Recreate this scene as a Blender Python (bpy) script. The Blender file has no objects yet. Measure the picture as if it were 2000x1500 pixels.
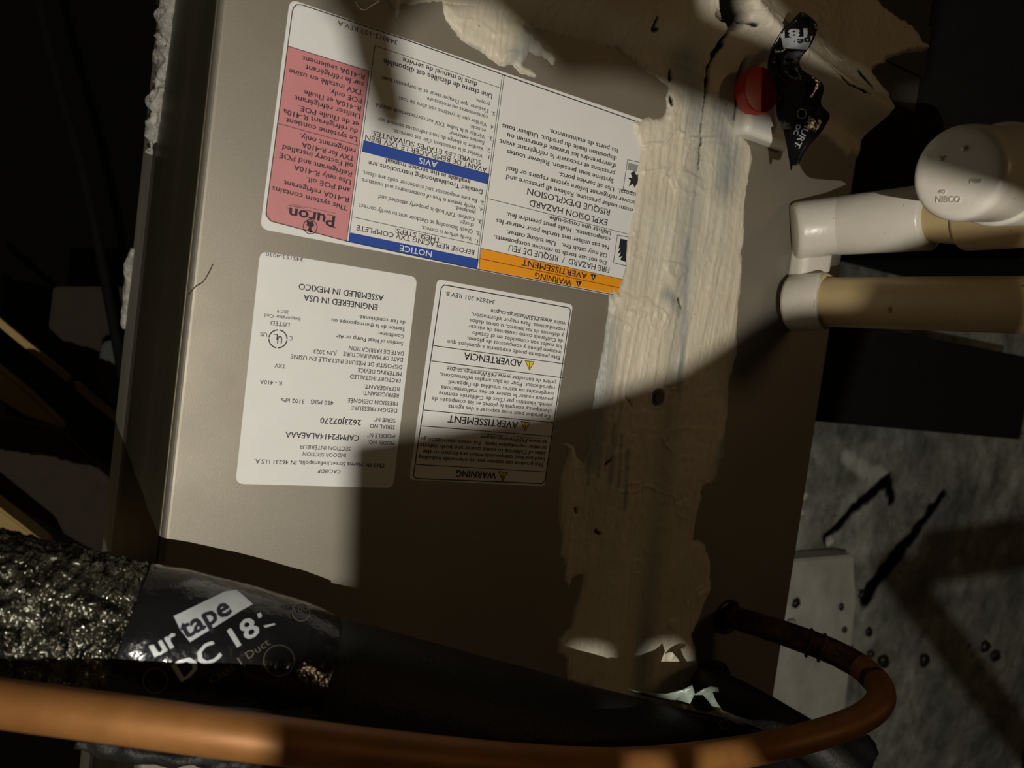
import bpy, bmesh, math, random
import numpy as np
from mathutils import Vector, Matrix
from mathutils.bvhtree import BVHTree
random.seed(4); rng = np.random.default_rng(7)
sc = bpy.context.scene
COL = sc.collection

# ------------------------------------------------------------------ camera
F = 1550.0                                   # focal length in pixels of the 2000x1500 frame
def unit(v): v = np.array(v, float); return v/np.linalg.norm(v)
_d1 = unit([2570, 250, F]); _d2 = np.array([-3570, 26750, F], float)
_d2 -= _d2.dot(_d1)*_d1; _d2 = unit(_d2)
RW = np.array([_d1, np.cross(-_d2, _d1), -_d2])   # world = RW @ camera(x right, y down, z forward)
CAM = -(RW@np.array([0, 0, 1.0]))*0.45
def ray(px, py): return RW@np.array([(px-1000)/F, (py-750)/F, 1.0])
def P(px, py, Y=0.0):                        # point of the plane y=Y seen at a pixel of the photograph
    r = ray(px, py); return CAM + r*((Y-CAM[1])/r[1])
def C(px, py, d): return CAM + ray(px, py)*d # point at camera depth d
def pj(p):
    q = RW.T@(np.array(p)-CAM); return q[0]/q[2]*F+1000, q[1]/q[2]*F+750, q[2]
cd = bpy.data.cameras.new('camera'); cam = bpy.data.objects.new('camera', cd); COL.objects.link(cam)
m = Matrix.Identity(4)
for i in range(3):
    m[i][0] = RW[i][0]; m[i][1] = -RW[i][1]; m[i][2] = -RW[i][2]; m[i][3] = CAM[i]
cam.matrix_world = m
cd.sensor_width = 36; cd.lens = F/2000*36; cd.clip_start = 0.01; cd.clip_end = 20
cd.dof.use_dof = True; cd.dof.focus_distance = 0.43; cd.dof.aperture_fstop = 11
sc.camera = cam
# ------------------------------------------------------------------ light
w = bpy.data.worlds.new('world'); sc.world = w; w.use_nodes = True
w.node_tree.nodes['Background'].inputs[0].default_value = (1.0, 0.76, 0.42, 1)
w.node_tree.nodes['Background'].inputs[1].default_value = 0.028
LIGHT = np.array([-0.27, -0.72, -0.09])
ld = bpy.data.lights.new('work_light', 'POINT'); ld.energy = 17.0; ld.color = (1.0, 0.945, 0.845); ld.shadow_soft_size = 0.0009
lo = bpy.data.objects.new('work_light', ld); lo.location = LIGHT; COL.objects.link(lo)
# added warm fill lamp, no bulb seen, far off behind the camera
bd = bpy.data.lights.new('warm_fill', 'POINT'); bd.energy = 6.0; bd.color = (1.0, 0.66, 0.34); bd.shadow_soft_size = 0.10
bo = bpy.data.objects.new('warm_fill', bd); bo.location = (0.9, -1.9, 0.5); COL.objects.link(bo)
sc.view_settings.view_transform = 'Standard'; sc.view_settings.look = 'None'
sc.view_settings.exposure = 0; sc.view_settings.gamma = 1; sc.view_settings.use_curve_mapping = False

# ------------------------------------------------------------------ materials
class NT:
    def __init__(s, name):
        s.m = bpy.data.materials.new(name); s.m.use_nodes = True
        s.t = s.m.node_tree; s.n = s.t.nodes; s.b = s.n['Principled BSDF']
        s.co = s.n.new('ShaderNodeTexCoord').outputs['Object']
    def link(s, a, b): s.t.links.new(a, b)
    def noise(s, scale, detail=4, stretch=(1, 1, 1), rough=.55, rot=(0, 0, 0)):
        mp = s.n.new('ShaderNodeMapping'); mp.inputs['Scale'].default_value = stretch; mp.inputs['Rotation'].default_value = rot
        s.link(s.co, mp.inputs[0]); n = s.n.new('ShaderNodeTexNoise')
        n.inputs['Scale'].default_value = scale; n.inputs['Detail'].default_value = detail; n.inputs['Roughness'].default_value = rough
        s.link(mp.outputs[0], n.inputs['Vector']); return n.outputs['Fac']
    def ramp(s, f, a, b, ca=(0, 0, 0), cb=(1, 1, 1)):
        r = s.n.new('ShaderNodeValToRGB'); e = r.color_ramp.elements
        e[0].position = a; e[1].position = b; e[0].color = (*ca, 1); e[1].color = (*cb, 1)
        s.link(f, r.inputs[0]); return r.outputs[0]
    def attr(s, name):
        a = s.n.new('ShaderNodeAttribute'); a.attribute_name = name; return a.outputs['Fac']
    def mix(s, f, a, b, mode='MIX'):
        x = s.n.new('ShaderNodeMix'); x.data_type = 'RGBA'; x.blend_type = mode
        for sock, v in ((x.inputs[0], f), (x.inputs[6], a), (x.inputs[7], b)):
            if isinstance(v, (int, float)): sock.default_value = v
            elif isinstance(v, tuple): sock.default_value = (*v, 1)
            else: s.link(v, sock)
        return x.outputs[2]
    def math(s, op, a, b):
        x = s.n.new('ShaderNodeMath'); x.operation = op; x.use_clamp = op in ('ADD', 'MULTIPLY')
        for sock, v in ((x.inputs[0], a), (x.inputs[1], b)):
            if isinstance(v, (int, float)): sock.default_value = v
            else: s.link(v, sock)
        return x.outputs[0]
    def color(s, c):
        if isinstance(c, tuple): s.b.inputs['Base Color'].default_value = (*c, 1)
        else: s.link(c, s.b.inputs['Base Color'])
    def set(s, rough=.5, metal=0, spec=.5, coat=0):
        if isinstance(rough, (int, float)): s.b.inputs['Roughness'].default_value = rough
        else: s.link(rough, s.b.inputs['Roughness'])
        s.b.inputs['Metallic'].default_value = metal; s.b.inputs['Specular IOR Level'].default_value = spec
        s.b.inputs['Coat Weight'].default_value = coat
    def bump(s, h, dist, strength=1):
        b = s.n.new('ShaderNodeBump'); b.inputs['Distance'].default_value = dist; b.inputs['Strength'].default_value = strength
        s.link(h, b.inputs['Height']); s.link(b.outputs[0], s.b.inputs['Normal'])

def mat_simple(name, c, rough=.5, metal=0, spec=.5, var=.15, scale=60, bump=0, bscale=300, coat=0):
    t = NT(name); n = t.noise(scale, 5)
    lo_ = tuple(max(0, x*(1-var)) for x in c); hi = tuple(min(1, x*(1+var)) for x in c)
    t.color(t.ramp(n, .3, .7, lo_, hi)); t.set(rough, metal, spec, coat)
    if bump: t.bump(t.noise(bscale, 4), bump)
    return t.m

def m_panel():
    t = NT('taupe_powder_coat')
    big = t.ramp(t.noise(9, 3), .3, .7, (.25, .225, .18), (.285, .26, .21))
    sp = t.ramp(t.noise(1500, 2), .62, .80, (0, 0, 0), (1, 1, 1))
    c = t.mix(sp, big, (.40, .37, .30))
    t.color(c); t.set(t.ramp(t.noise(25, 4), .3, .7, (.50,)*3, (.58,)*3), .62, .5)
    t.bump(t.noise(1400, 2), .00007, .5); return t.m
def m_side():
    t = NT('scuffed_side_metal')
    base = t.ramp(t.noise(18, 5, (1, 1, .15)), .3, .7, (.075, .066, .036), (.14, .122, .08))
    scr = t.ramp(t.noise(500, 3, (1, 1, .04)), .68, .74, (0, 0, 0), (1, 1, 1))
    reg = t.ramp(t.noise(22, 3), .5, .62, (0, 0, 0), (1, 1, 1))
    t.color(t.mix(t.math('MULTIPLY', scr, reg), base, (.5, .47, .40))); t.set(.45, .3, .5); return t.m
def m_lit_side():
    t = NT('lit_side_grey')  # paler grey carries the light on the rear of the side face
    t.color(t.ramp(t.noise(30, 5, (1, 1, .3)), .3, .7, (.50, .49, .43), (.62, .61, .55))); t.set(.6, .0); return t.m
def m_mastic():
    t = NT('duct_mastic')
    cream = t.ramp(t.noise(35, 6, (1, 1, .5)), .3, .72, (.56, .50, .38), (.68, .62, .49))
    streak = t.noise(420, 4, (1, 1, .03))
    th = t.attr('thin')
    f = t.math('MULTIPLY', t.math('ADD', th, t.math('MULTIPLY', t.math('SUBTRACT', streak, .55), .9)), t.ramp(th, 0, .15))
    c = t.mix(f, cream, (.27, .285, .265))
    st2 = t.ramp(t.noise(260, 5, (1, 1, .05)), .60, .75); c = t.mix(t.math('MULTIPLY', st2, .35), c, (.40, .36, .27))
    speck = t.ramp(t.noise(170, 3), .73, .77); c = t.mix(t.math('MULTIPLY', speck, .7), c, (.14, .12, .08))
    c = t.mix(t.attr('crack'), c, (.004, .004, .003))
    t.color(c); t.set(.42, 0, .45); t.link(t.math('SUBTRACT', .45, t.attr('crack')), t.b.inputs['Specular IOR Level'])
    t.bump(t.noise(320, 6, (1, 1, .12)), .0011, .8); return t.m
def m_rough_mastic():
    t = NT('crumbly_mastic')
    c = t.ramp(t.noise(120, 6), .35, .65, (.25, .24, .21), (.55, .53, .46)); t.color(c); t.set(.75)
    t.bump(t.noise(260, 6), .003, 1); return t.m
def m_concrete():
    t = NT('damp_stained_concrete')
    a = t.ramp(t.noise(16, 9, rough=.68), .36, .64, (.12, .125, .10), (.46, .47, .41))
    g = t.ramp(t.noise(7, 4), .55, .68); a = t.mix(t.math('MULTIPLY', g, .55), a, (.15, .19, .12))
    wsp = t.ramp(t.noise(120, 4), .68, .72); a = t.mix(t.math('MULTIPLY', wsp, .7), a, (.50, .49, .42))
    d = t.ramp(t.noise(60, 5), .66, .70); a = t.mix(d, a, (.035, .034, .026))
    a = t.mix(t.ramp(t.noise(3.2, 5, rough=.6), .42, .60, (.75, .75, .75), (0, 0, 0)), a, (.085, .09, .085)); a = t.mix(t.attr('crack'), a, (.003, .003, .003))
    a = t.mix(t.attr('thin'), a, (.46, .47, .42))
    t.color(a); t.set(.8, 0, .35); t.link(t.math('MULTIPLY', t.math('SUBTRACT', 1.0, t.attr('crack')), .35), t.b.inputs['Specular IOR Level']); t.bump(t.noise(110, 9, rough=.7), .005, .9); return t.m
def m_copper():
    t = NT('copper_tube')
    t.color(t.ramp(t.noise(30, 5), .35, .7, (.25, .105, .026), (.34, .15, .042))); t.set(t.ramp(t.noise(60, 4), .3, .7, (.50,)*3, (.60,)*3), .35); return t.m
def m_tarn():
    t = NT('tarnished_copper')
    t.color(t.ramp(t.noise(90, 6), .40, .75, (.022, .014, .010), (.16, .07, .035))); t.set(.5, .6); t.bump(t.noise(200, 5), .0008); return t.m
def m_crinkle():
    t = NT('crinkled_black_wrap')
    t.color(t.ramp(t.noise(170, 5), .40, .72, (.04, .04, .028), (.30, .295, .225)))
    t.set(t.ramp(t.noise(150, 4), .38, .62, (.06,)*3, (.20,)*3), .9, 1.0, 0); t.bump(t.noise(260, 3, (1, .7, .7)), .0060, 1); return t.m
def m_pvc():
    t = NT('white_pvc')
    c = t.ramp(t.noise(20, 4), .3, .7, (.60, .555, .47), (.68, .635, .545))
    sp = t.ramp(t.noise(330, 2), .74, .77); t.color(t.mix(t.math('MULTIPLY', sp, .8), c, (.12, .08, .04)))
    t.set(.32, 0, .5); t.bump(t.noise(240, 3), .0002); return t.m
def m_pvcy():
    t = NT('yellowed_pvc')
    c = t.ramp(t.noise(14, 4), .3, .7, (.44, .325, .155), (.52, .395, .20))
    sp = t.ramp(t.noise(150, 3), .70, .74); t.color(t.mix(t.math('MULTIPLY', sp, .8), c, (.10, .06, .03)))
    t.set(.38, 0, .5); return t.m
M = dict(
    panel=m_panel(), side=m_side(), lit_side=m_lit_side(), mastic=m_mastic(), crumb=m_rough_mastic(), concrete=m_concrete(),
    copper=m_copper(), tarn=m_tarn(), crinkle=m_crinkle(), pvc=m_pvc(), pvcy=m_pvcy(),
    dark=mat_simple('dark_painted_steel', (.030, .026, .020), .6),
    duct_shade=mat_simple('duct_and_shade_black', (.007, .006, .005), .85, spec=.15),  # black of the upper duct and hose, also painted in for shade
    room=mat_simple('dark_cellar_wall', (.010, .009, .010), .9),
    wood=mat_simple('golden_joist_wood', (.42, .27, .075), .6, scale=12),
    darkwood=mat_simple('dark_old_wood', (.035, .022, .010), .8),
    teal=mat_simple('dull_green_sheet', (.055, .06, .048), .7),
    foam=mat_simple('black_foam_rubber', (.011, .0105, .009), .55, spec=.35, bump=.0005, bscale=500),
    tape=mat_simple('glossy_black_tape', (.008, .008, .009), .17, spec=.6, bump=.0016, bscale=55),
    tapeprint=mat_simple('silver_tape_print', (.42, .45, .46), .35),
    tapedim=mat_simple('faded_tape_print', (.10, .095, .075), .35),
    paper=mat_simple('label_paper', (.72, .715, .685), .38, var=.02),
    pink=mat_simple('label_pink', (.56, .225, .235), .38, var=.03),
    blue=mat_simple('label_blue', (.012, .060, .33), .38, var=.03),
    orange=mat_simple('label_orange', (.80, .30, .008), .38, var=.03),
    yellow=mat_simple('label_yellow', (.80, .55, .03), .38, var=.03),
    ink=mat_simple('label_ink', (.018, .017, .028), .4, var=.05),
    inkgrey=mat_simple('label_grey', (.28, .275, .26), .4, var=.05),
    white=mat_simple('bright_white_plastic', (.72, .68, .60), .35, var=.04),
    red=mat_simple('red_plastic', (.55, .022, .012), .35, var=.08),
    film=mat_simple('pale_torn_film', (.30, .36, .31), .3, var=.4, scale=120),
    board=mat_simple('pale_cement_board', (.36, .36, .31), .75, var=.18, scale=25, bump=.0008),
    steel=mat_simple('dull_screw_steel', (.10, .095, .075), .4, .6),
    hair=mat_simple('dark_hair', (.03, .025, .02), .5),
    hole=mat_simple('black_grommet', (.008, .008, .007), .35),
)

# ------------------------------------------------------------------ helpers
def tag(o, label=None, cat=None, group=None, kind=None):
    if label: o['label'] = label
    if cat: o['category'] = cat
    if group: o['group'] = group
    if kind: o['kind'] = kind
    return o
def empty(name, loc, label, cat, group=None):
    o = bpy.data.objects.new(name, None); COL.objects.link(o); o.location = Vector(loc); o.empty_display_size = .02
    return tag(o, label, cat, group)
def adopt(o, parent):
    if parent is None: return
    off = Vector((0, 0, 0)); p = parent
    while p: off += p.location; p = p.parent
    o.parent = parent; o.location = o.location - off
def link(name, me, mat, parent=None, smooth=True):
    if mat is not None: me.materials.append(M[mat] if isinstance(mat, str) else mat)
    if smooth: me.polygons.foreach_set('use_smooth', [True]*len(me.polygons))
    o = bpy.data.objects.new(name, me); COL.objects.link(o); adopt(o, parent); return o
def mesh(name, vs, fs, mat, parent=None, smooth=True, fix=False):
    me = bpy.data.meshes.new(name); me.from_pydata([tuple(map(float, v)) for v in vs], [], fs); me.update()
    if fix:
        bm = bmesh.new(); bm.from_mesh(me); bmesh.ops.recalc_face_normals(bm, faces=bm.faces); bm.to_mesh(me); bm.free()
    return link(name, me, mat, parent, smooth)
def box(name, a, b, mat, parent=None, bev=0.0, seg=2):
    bm = bmesh.new(); bmesh.ops.create_cube(bm, size=1)
    a = np.array(a, float); b = np.array(b, float)
    for v in bm.verts: v.co = Vector((a+b)/2 + (b-a)*np.array(v.co))
    if bev: bmesh.ops.bevel(bm, geom=bm.edges[:], offset=bev, segments=seg, affect='EDGES', profile=.5)
    me = bpy.data.meshes.new(name); bm.to_mesh(me); bm.free(); return link(name, me, mat, parent, False)
def slab(name, pts, back, mat, parent=None, bev=0):              # outline points (3-D, one plane) pushed back by the vector
    n = len(pts); back = np.array(back, float)
    vs = list(pts)+[np.array(p)+back for p in pts]
    fs = [list(range(n)), list(range(2*n-1, n-1, -1))]+[[i, (i+1) % n, n+(i+1) % n, n+i] for i in range(n)]
    o = mesh(name, vs, fs, mat, parent, False, True)
    if bev:
        bm = bmesh.new(); bm.from_mesh(o.data); bmesh.ops.bevel(bm, geom=bm.edges[:], offset=bev, segments=2, affect='EDGES'); bm.to_mesh(o.data); bm.free()
    return o
def catmull(pts, per=8):
    p = np.array(pts, float); p = np.vstack([2*p[0]-p[1], p, 2*p[-1]-p[-2]]); out = []
    for i in range(1, len(p)-2):
        for k in range(per):
            t = k/per; a, b, c, d = p[i-1:i+3]
            out.append(.5*((2*b)+(-a+c)*t+(2*a-5*b+4*c-d)*t*t+(-a+3*b-3*c+d)*t**3))
    out.append(p[-2]); return np.array(out)
def _hash(ix, iy, iz, seed):
    n = (ix*374761393+iy*668265263+iz*2147483647+seed*974711) & 0xffffffff
    n = ((n ^ (n >> 13))*1274126177) & 0xffffffff
    return ((n ^ (n >> 16)) & 0xffff)/65535.0
def vnoise(x, y, z=0, seed=1, oct=3):
    x = np.asarray(x, float); y = np.asarray(y, float); z = np.asarray(z, float)+0*x; tot = 0; amp = 1; nrm = 0
    for o in range(oct):
        xf, yf, zf = np.floor(x), np.floor(y), np.floor(z); u, v, w_ = x-xf, y-yf, z-zf
        u = u*u*(3-2*u); v = v*v*(3-2*v); w_ = w_*w_*(3-2*w_); X_, Y_, Z_ = xf.astype(np.int64), yf.astype(np.int64), zf.astype(np.int64)
        r = 0
        for i in (0, 1):
            for j in (0, 1):
                for k in (0, 1):
                    r = r+_hash(X_+i, Y_+j, Z_+k, seed+o)*(u if i else 1-u)*(v if j else 1-v)*(w_ if k else 1-w_)
        tot = tot+(r-.5)*2*amp; nrm += amp; amp *= .5; x = x*2.03; y = y*2.03; z = z*2.03
    return tot/nrm
def tube(name, path, rad, mat, parent=None, seg=32, lump=0, lfreq=100, caps=True, inner=0, squash=None, attr=None):
    path = np.array(path, float); n = len(path)
    rad = np.full(n, rad) if np.isscalar(rad) else np.interp(np.linspace(0, 1, n), np.linspace(0, 1, len(rad)), rad)
    T = np.gradient(path, axis=0); T /= np.linalg.norm(T, axis=1)[:, None]
    u = np.cross(T[0], [0, 0, 1.]);
    if np.linalg.norm(u) < .1: u = np.cross(T[0], [1., 0, 0])
    u = unit(u); rings = []
    for i in range(n):
        u = unit(u-u.dot(T[i])*T[i]); v = np.cross(T[i], u)
        a = np.linspace(0, 2*math.pi, seg, endpoint=False)
        d = np.outer(np.cos(a), u)+np.outer(np.sin(a), v); r = rad[i]
        if lump:
            q = path[i]+d*r; r = r+lump*vnoise(q[:, 0]*lfreq, q[:, 1]*lfreq, q[:, 2]*lfreq, 5, 3)[:, None]
        rings.append(path[i]+d*r)
    vs = np.vstack(rings); fs = []
    for i in range(n-1):
        for j in range(seg): k = (j+1) % seg; fs.append([i*seg+j, i*seg+k, (i+1)*seg+k, (i+1)*seg+j])
    if caps: fs.append(list(range(seg))[::-1]); fs.append([(n-1)*seg+j for j in range(seg)])
    return mesh(name, vs, fs, mat, parent, True, True)
def lathe(name, a, b, prof, mat, parent=None, seg=48):            # prof: (distance along a->b in metres, radius)
    a = np.array(a, float); ax = unit(np.array(b, float)-a); u = unit(np.cross(ax, [0.1, 0.2, 1.])); v = np.cross(ax, u)
    vs = []; fs = []
    for s, r in prof:
        for j in range(seg):
            t = 2*math.pi*j/seg; vs.append(a+ax*s+(u*math.cos(t)+v*math.sin(t))*r)
    n = len(prof)
    for i in range(n-1):
        for j in range(seg): k = (j+1) % seg; fs.append([i*seg+j, i*seg+k, (i+1)*seg+k, (i+1)*seg+j])
    fs.append(list(range(seg))[::-1]); fs.append([(n-1)*seg+j for j in range(seg)])
    o = mesh(name, vs, fs, mat, parent, True, True)
    o.modifiers.new('e', 'EDGE_SPLIT').split_angle = math.radians(50); return o
def px3(pts, per=8):                                             # [(px,py,dia_px)] of a round line with real diameter -> path
    return pts
def sdf(poly, X_, Z_):                                           # signed distance, positive inside
    poly = np.array(poly); d = np.full(X_.shape, 1e9); ins = np.zeros(X_.shape, bool)
    for i in range(len(poly)):
        a = poly[i]; b = poly[(i+1) % len(poly)]; e = b-a; L = e.dot(e)+1e-12
        t = np.clip(((X_-a[0])*e[0]+(Z_-a[1])*e[1])/L, 0, 1)
        d = np.minimum(d, np.hypot(X_-a[0]-t*e[0], Z_-a[1]-t*e[1]))
        c = ((a[1] > Z_) != (b[1] > Z_)) & (X_ < (b[0]-a[0])*(Z_-a[1])/(b[1]-a[1]+1e-15)+a[0]); ins ^= c
    return np.where(ins, d, -d)
def pdist(path, X_, Z_):
    d = np.full(X_.shape, 1e9)
    for a, b in zip(path[:-1], path[1:]):
        e = b-a; t = np.clip(((X_-a[0])*e[0]+(Z_-a[1])*e[1])/(e.dot(e)+1e-12), 0, 1)
        d = np.minimum(d, np.hypot(X_-a[0]-t*e[0], Z_-a[1]-t*e[1]))
    return d
def p2(pts, Y=0): return np.array([P(x, y, Y)[[0, 2]] for x, y in pts])
def sstep(x, a, b): t = np.clip((x-a)/(b-a), 0, 1); return t*t*(3-2*t)
def field(name, X_, Z_, H, keep, mat, Y=0, parent=None, attrs={}):  # height field standing out of plane y=Y towards -y
    nz, nx = X_.shape; idx = np.arange(nx*nz).reshape(nz, nx)
    q = keep[:-1, :-1] | keep[1:, :-1] | keep[:-1, 1:] | keep[1:, 1:]
    fc = np.stack([idx[:-1, :-1][q], idx[:-1, 1:][q], idx[1:, 1:][q], idx[1:, :-1][q]], 1)
    used = np.unique(fc); rm = np.full(nx*nz, -1); rm[used] = np.arange(len(used)); fc = rm[fc]
    co = np.stack([X_.ravel()[used], (Y-H).ravel()[used], Z_.ravel()[used]], 1)
    me = bpy.data.meshes.new(name); me.vertices.add(len(used)); me.vertices.foreach_set('co', co.ravel())
    me.loops.add(fc.size); me.loops.foreach_set('vertex_index', fc.ravel().astype(np.int32))
    me.polygons.add(len(fc)); me.polygons.foreach_set('loop_start', np.arange(0, fc.size, 4, dtype=np.int32))
    me.update(calc_edges=True); me.validate()
    for k, a in attrs.items():
        at = me.attributes.new(k, 'FLOAT', 'POINT'); at.data.foreach_set('value', a.ravel()[used].astype(np.float32))
    return link(name, me, mat, parent)
def sheet(name, pts, depth, mat, parent=None, thick=.0004, wob=.002, freq=60, cut=.006, seed=3):
    """thin crumpled sheet: outline in photo pixels at camera depth (number or list), cut fine and crumpled"""
    dp = depth if hasattr(depth, '__len__') else [depth]*len(pts)
    bm = bmesh.new(); vs = [bm.verts.new(C(x, y, d)) for (x, y), d in zip(pts, dp)]
    bm.faces.new(vs); bmesh.ops.triangulate(bm, faces=bm.faces[:])
    for _ in range(5):
        e = [e for e in bm.edges if e.calc_length() > cut]
        if not e: break
        bmesh.ops.subdivide_edges(bm, edges=e, cuts=1); bmesh.ops.triangulate(bm, faces=bm.faces[:])
    fwd = Vector(RW@np.array([0, 0, 1.]))
    for v in bm.verts:
        q = np.array(v.co); v.co += fwd*float(wob*vnoise(np.array([q[0]*freq]), np.array([q[2]*freq]), 0, seed, 3)[0])
    bmesh.ops.recalc_face_normals(bm, faces=bm.faces[:])
    me = bpy.data.meshes.new(name); bm.to_mesh(me); bm.free(); o = link(name, me, mat, parent)
    s = o.modifiers.new('s', 'SOLIDIFY'); s.thickness = thick; s.offset = 0; return o

# ------------------------------------------------------------------ text
def glyphs(txt, bold=0):
    cu = bpy.data.curves.new('t', 'FONT'); cu.body = txt; cu.resolution_u = 2; cu.fill_mode = 'FRONT'
    ob = bpy.data.objects.new('t', cu); me = ob.to_mesh()
    v = np.array([[p.co[0], p.co[1], 0] for p in me.vertices]); f = [list(p.vertices) for p in me.polygons]
    ob.to_mesh_clear(); bpy.data.objects.remove(ob); bpy.data.curves.remove(cu)
    if bold:                                                     # heavier weight: overprint with small shifts
        n = len(v); v = np.vstack([v, v+[bold*4, 0, 1], v+[bold*2, bold*2, 2]]); f = f+[[i+n for i in q] for q in f]+[[i+2*n for i in q] for q in f]
    return v, f
_v, _ = glyphs('H'); CAP = _v[:, 1].max()
class Print:                                                     # gathers flat print of one ink into one mesh
    def __init__(s, Y): s.v = []; s.f = []; s.Y = Y
    def add(s, v, f): n = len(s.v); s.v += [tuple(x) for x in v]; s.f += [[i+n for i in q] for q in f]
    def line_text(s, txt, sx, sy, ex, h, bold=0, ang=0.0, ey=None):
        """upside-down reading line: starts (right) at a pixel, runs along the panel to image column ex"""
        a = P(sx, sy, s.Y)
        if ey is None:
            d = np.array([-math.cos(ang), 0, -math.sin(ang)]); lo_, hi = 0., .5
            for _ in range(40):
                mid = (lo_+hi)/2
                if pj(a+d*mid)[0] > ex: lo_ = mid
                else: hi = mid
            L = lo_
        else: e = P(ex, ey, s.Y)-a; L = np.linalg.norm(e); d = e/L
        up = np.cross([0, -1., 0], d)                            # normal x dir
        v, f = glyphs(txt, bold); x0, x1 = v[:, 0].min(), v[:, 0].max(); dep = pj(a)[2]
        k = h*.93*dep/F/CAP
        s.add([a+d*(x-x0)/(x1-x0)*L+up*y*k+np.array([0, -.00003*l, 0]) for x, y, l in v], f)
    def bar(s, pts): s.add([P(x, y, s.Y) for x, y in pts], [list(range(len(pts)))])
    def stroke(s, pts, w, closed=False):                         # line of real width w (px) through pixel points
        q = [P(x, y, s.Y) for x, y in pts]; n = len(q)
        for i in range(n if closed else n-1):
            a, b = q[i], q[(i+1) % n]; e = unit(b-a); hw = w*pj(a)[2]/F/2; nn = np.cross([0, 1., 0], e)*hw; a = a-e*hw*.7; b = b+e*hw*.7
            s.add([a-nn, b-nn, b+nn, a+nn], [[0, 1, 2, 3]])
    def ring(s, cx, cy, r, w, n=40, a0=0, a1=2*math.pi):
        c = P(cx, cy, s.Y); k = pj(c)[2]/F
        for i in range(n):
            t0 = a0+(a1-a0)*i/n; t1 = a0+(a1-a0)*(i+1)/n
            g = lambda t, rr: c+np.array([math.cos(t)*rr*k, 0, math.sin(t)*rr*k])
            s.add([g(t0, r-w/2), g(t1, r-w/2), g(t1, r+w/2), g(t0, r+w/2)], [[0, 1, 2, 3]])
    def build(s, name, mat, parent): return mesh(name, s.v, s.f, mat, parent, False)
def slope(*lines):                                               # rule lines (left px, right px): angle as a function of height
    ys = [(a[1]+b[1])/2 for a, b in lines]; an_ = []
    for a, b in lines: p, q = P(*a), P(*b); an_.append(math.atan2(q[2]-p[2], q[0]-p[0]))
    return lambda y: float(np.interp(y, ys, an_))
def rounded(pts, r, n=6):                                        # round the corners of a planar 3-D polygon
    out = []; k = len(pts)
    for i in range(k):
        p = np.array(pts[i]); a = unit(np.array(pts[i-1])-p); b = unit(np.array(pts[(i+1) % k])-p)
        for j in range(n+1):
            t = j/n; q0 = p+a*r; q1 = p+b*r; out.append((1-t)**2*q0+2*t*(1-t)*p+t*t*q1)
    return out

# ================================================================== SETTING
def concrete():
    x0, x1, z0, z1, s = .15, 1.35, -.75, .65, .0042
    Xg, Zg = np.meshgrid(np.arange(x0, x1, s), np.arange(z0, z1, s)); Y = .30
    H = .006*vnoise(Xg*9, Zg*9, 0, 11, 3)+.004*vnoise(Xg*45, Zg*45, 0, 12, 4)
    g1 = p2([(1690, 1165), (1735, 1100), (1785, 1045), (1842, 962)], Y); g2 = p2([(1612, 1052), (1655, 1010), (1680, 985), (1735, 935), (1742, 975)], Y)
    n = .004*vnoise(Xg*90, Zg*90, 0, 13, 3)
    w1 = np.interp(Xg, [g1[0, 0], g1[-1, 0]], [.014, .004]); c1 = 1-sstep(pdist(g1, Xg, Zg)+n-w1, 0, .004); w2 = np.interp(Xg, [g2[0, 0], g2[-1, 0]], [.004, .008]); c2 = 1-sstep(pdist(g2, Xg, Zg)+n-w2, 0, .004)
    crack = np.maximum(c1, c2); H = H-.0015*crack
    pale = 1-sstep(pdist(p2([(1655, 895), (1700, 925), (1730, 930)], Y), Xg, Zg)+n, .004, .016)
    pale = np.maximum(pale, 1-sstep(pdist(p2([(1628, 1040), (1645, 1020)], Y), Xg, Zg)+n, .002, .008))
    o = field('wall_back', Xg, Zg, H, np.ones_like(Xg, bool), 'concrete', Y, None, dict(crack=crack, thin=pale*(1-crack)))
    o['kind'] = 'structure'; return o
wall = concrete()
o = box('wall_left', (-3.2, 2.4, -2), (.16, 2.45, 2), 'room'); o['kind'] = 'structure'
o = box('wall_front', (-3.2, -2.65, -2), (1.38, -2.6, 2), 'room'); o['kind'] = 'structure'
o = box('wall_right', (1.42, -2.6, -2), (1.46, 2.4, 2), 'room'); o['kind'] = 'structure'

# cement board against the wall, beside the cabinet
def quad(name, pts, Y, thick, mat, label, cat, bev=.001, group=None, noise=0):
    q = [P(x, y, Y) for x, y in pts]; o = slab(name, q, (0, thick, 0), mat, None, bev)
    return tag(o, label, cat, group)
quad('cement_board', [(1490, 1098), (1668, 1084), (1672, 1180), (1660, 1300), (1648, 1420), (1640, 1560), (1440, 1560)], .262, .03, 'board',
     'pale flat cement board standing against the concrete right of the cabinet', 'board', .002)

# joists and boards in the dark to the left
W1 = 'narrow golden wood edges crossing the dark left of the cabinet'
quad('wood_strip', [(-60, 572), (0, 622), (12, 632), (140, 738), (132, 748), (0, 640), (-60, 590)], .62, .03, 'wood', 'narrow golden strip of wood, the upper left length in the dark', 'wood', .001, W1)
quad('wood_strip', [(146, 748), (156, 750), (330, 895), (330, 910), (150, 764)], .62, .03, 'wood', 'narrow golden strip of wood, the lower right length behind the cabinet side', 'wood', .001, W1)
quad('floor_joist', [(-80, 655), (0, 722), (60, 770), (130, 838), (50, 812), (0, 780), (-80, 725)], .55, .05, 'wood', 'broad brown joist in the dark, upper of the two at the left edge', 'joist', .002)
quad('floor_joist', [(-80, 930), (0, 992), (100, 1070), (120, 1110), (-80, 1060)], .50, .05, 'wood', 'golden joist end just above the crinkled black pipe wrap at the left edge', 'joist', .002)
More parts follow.
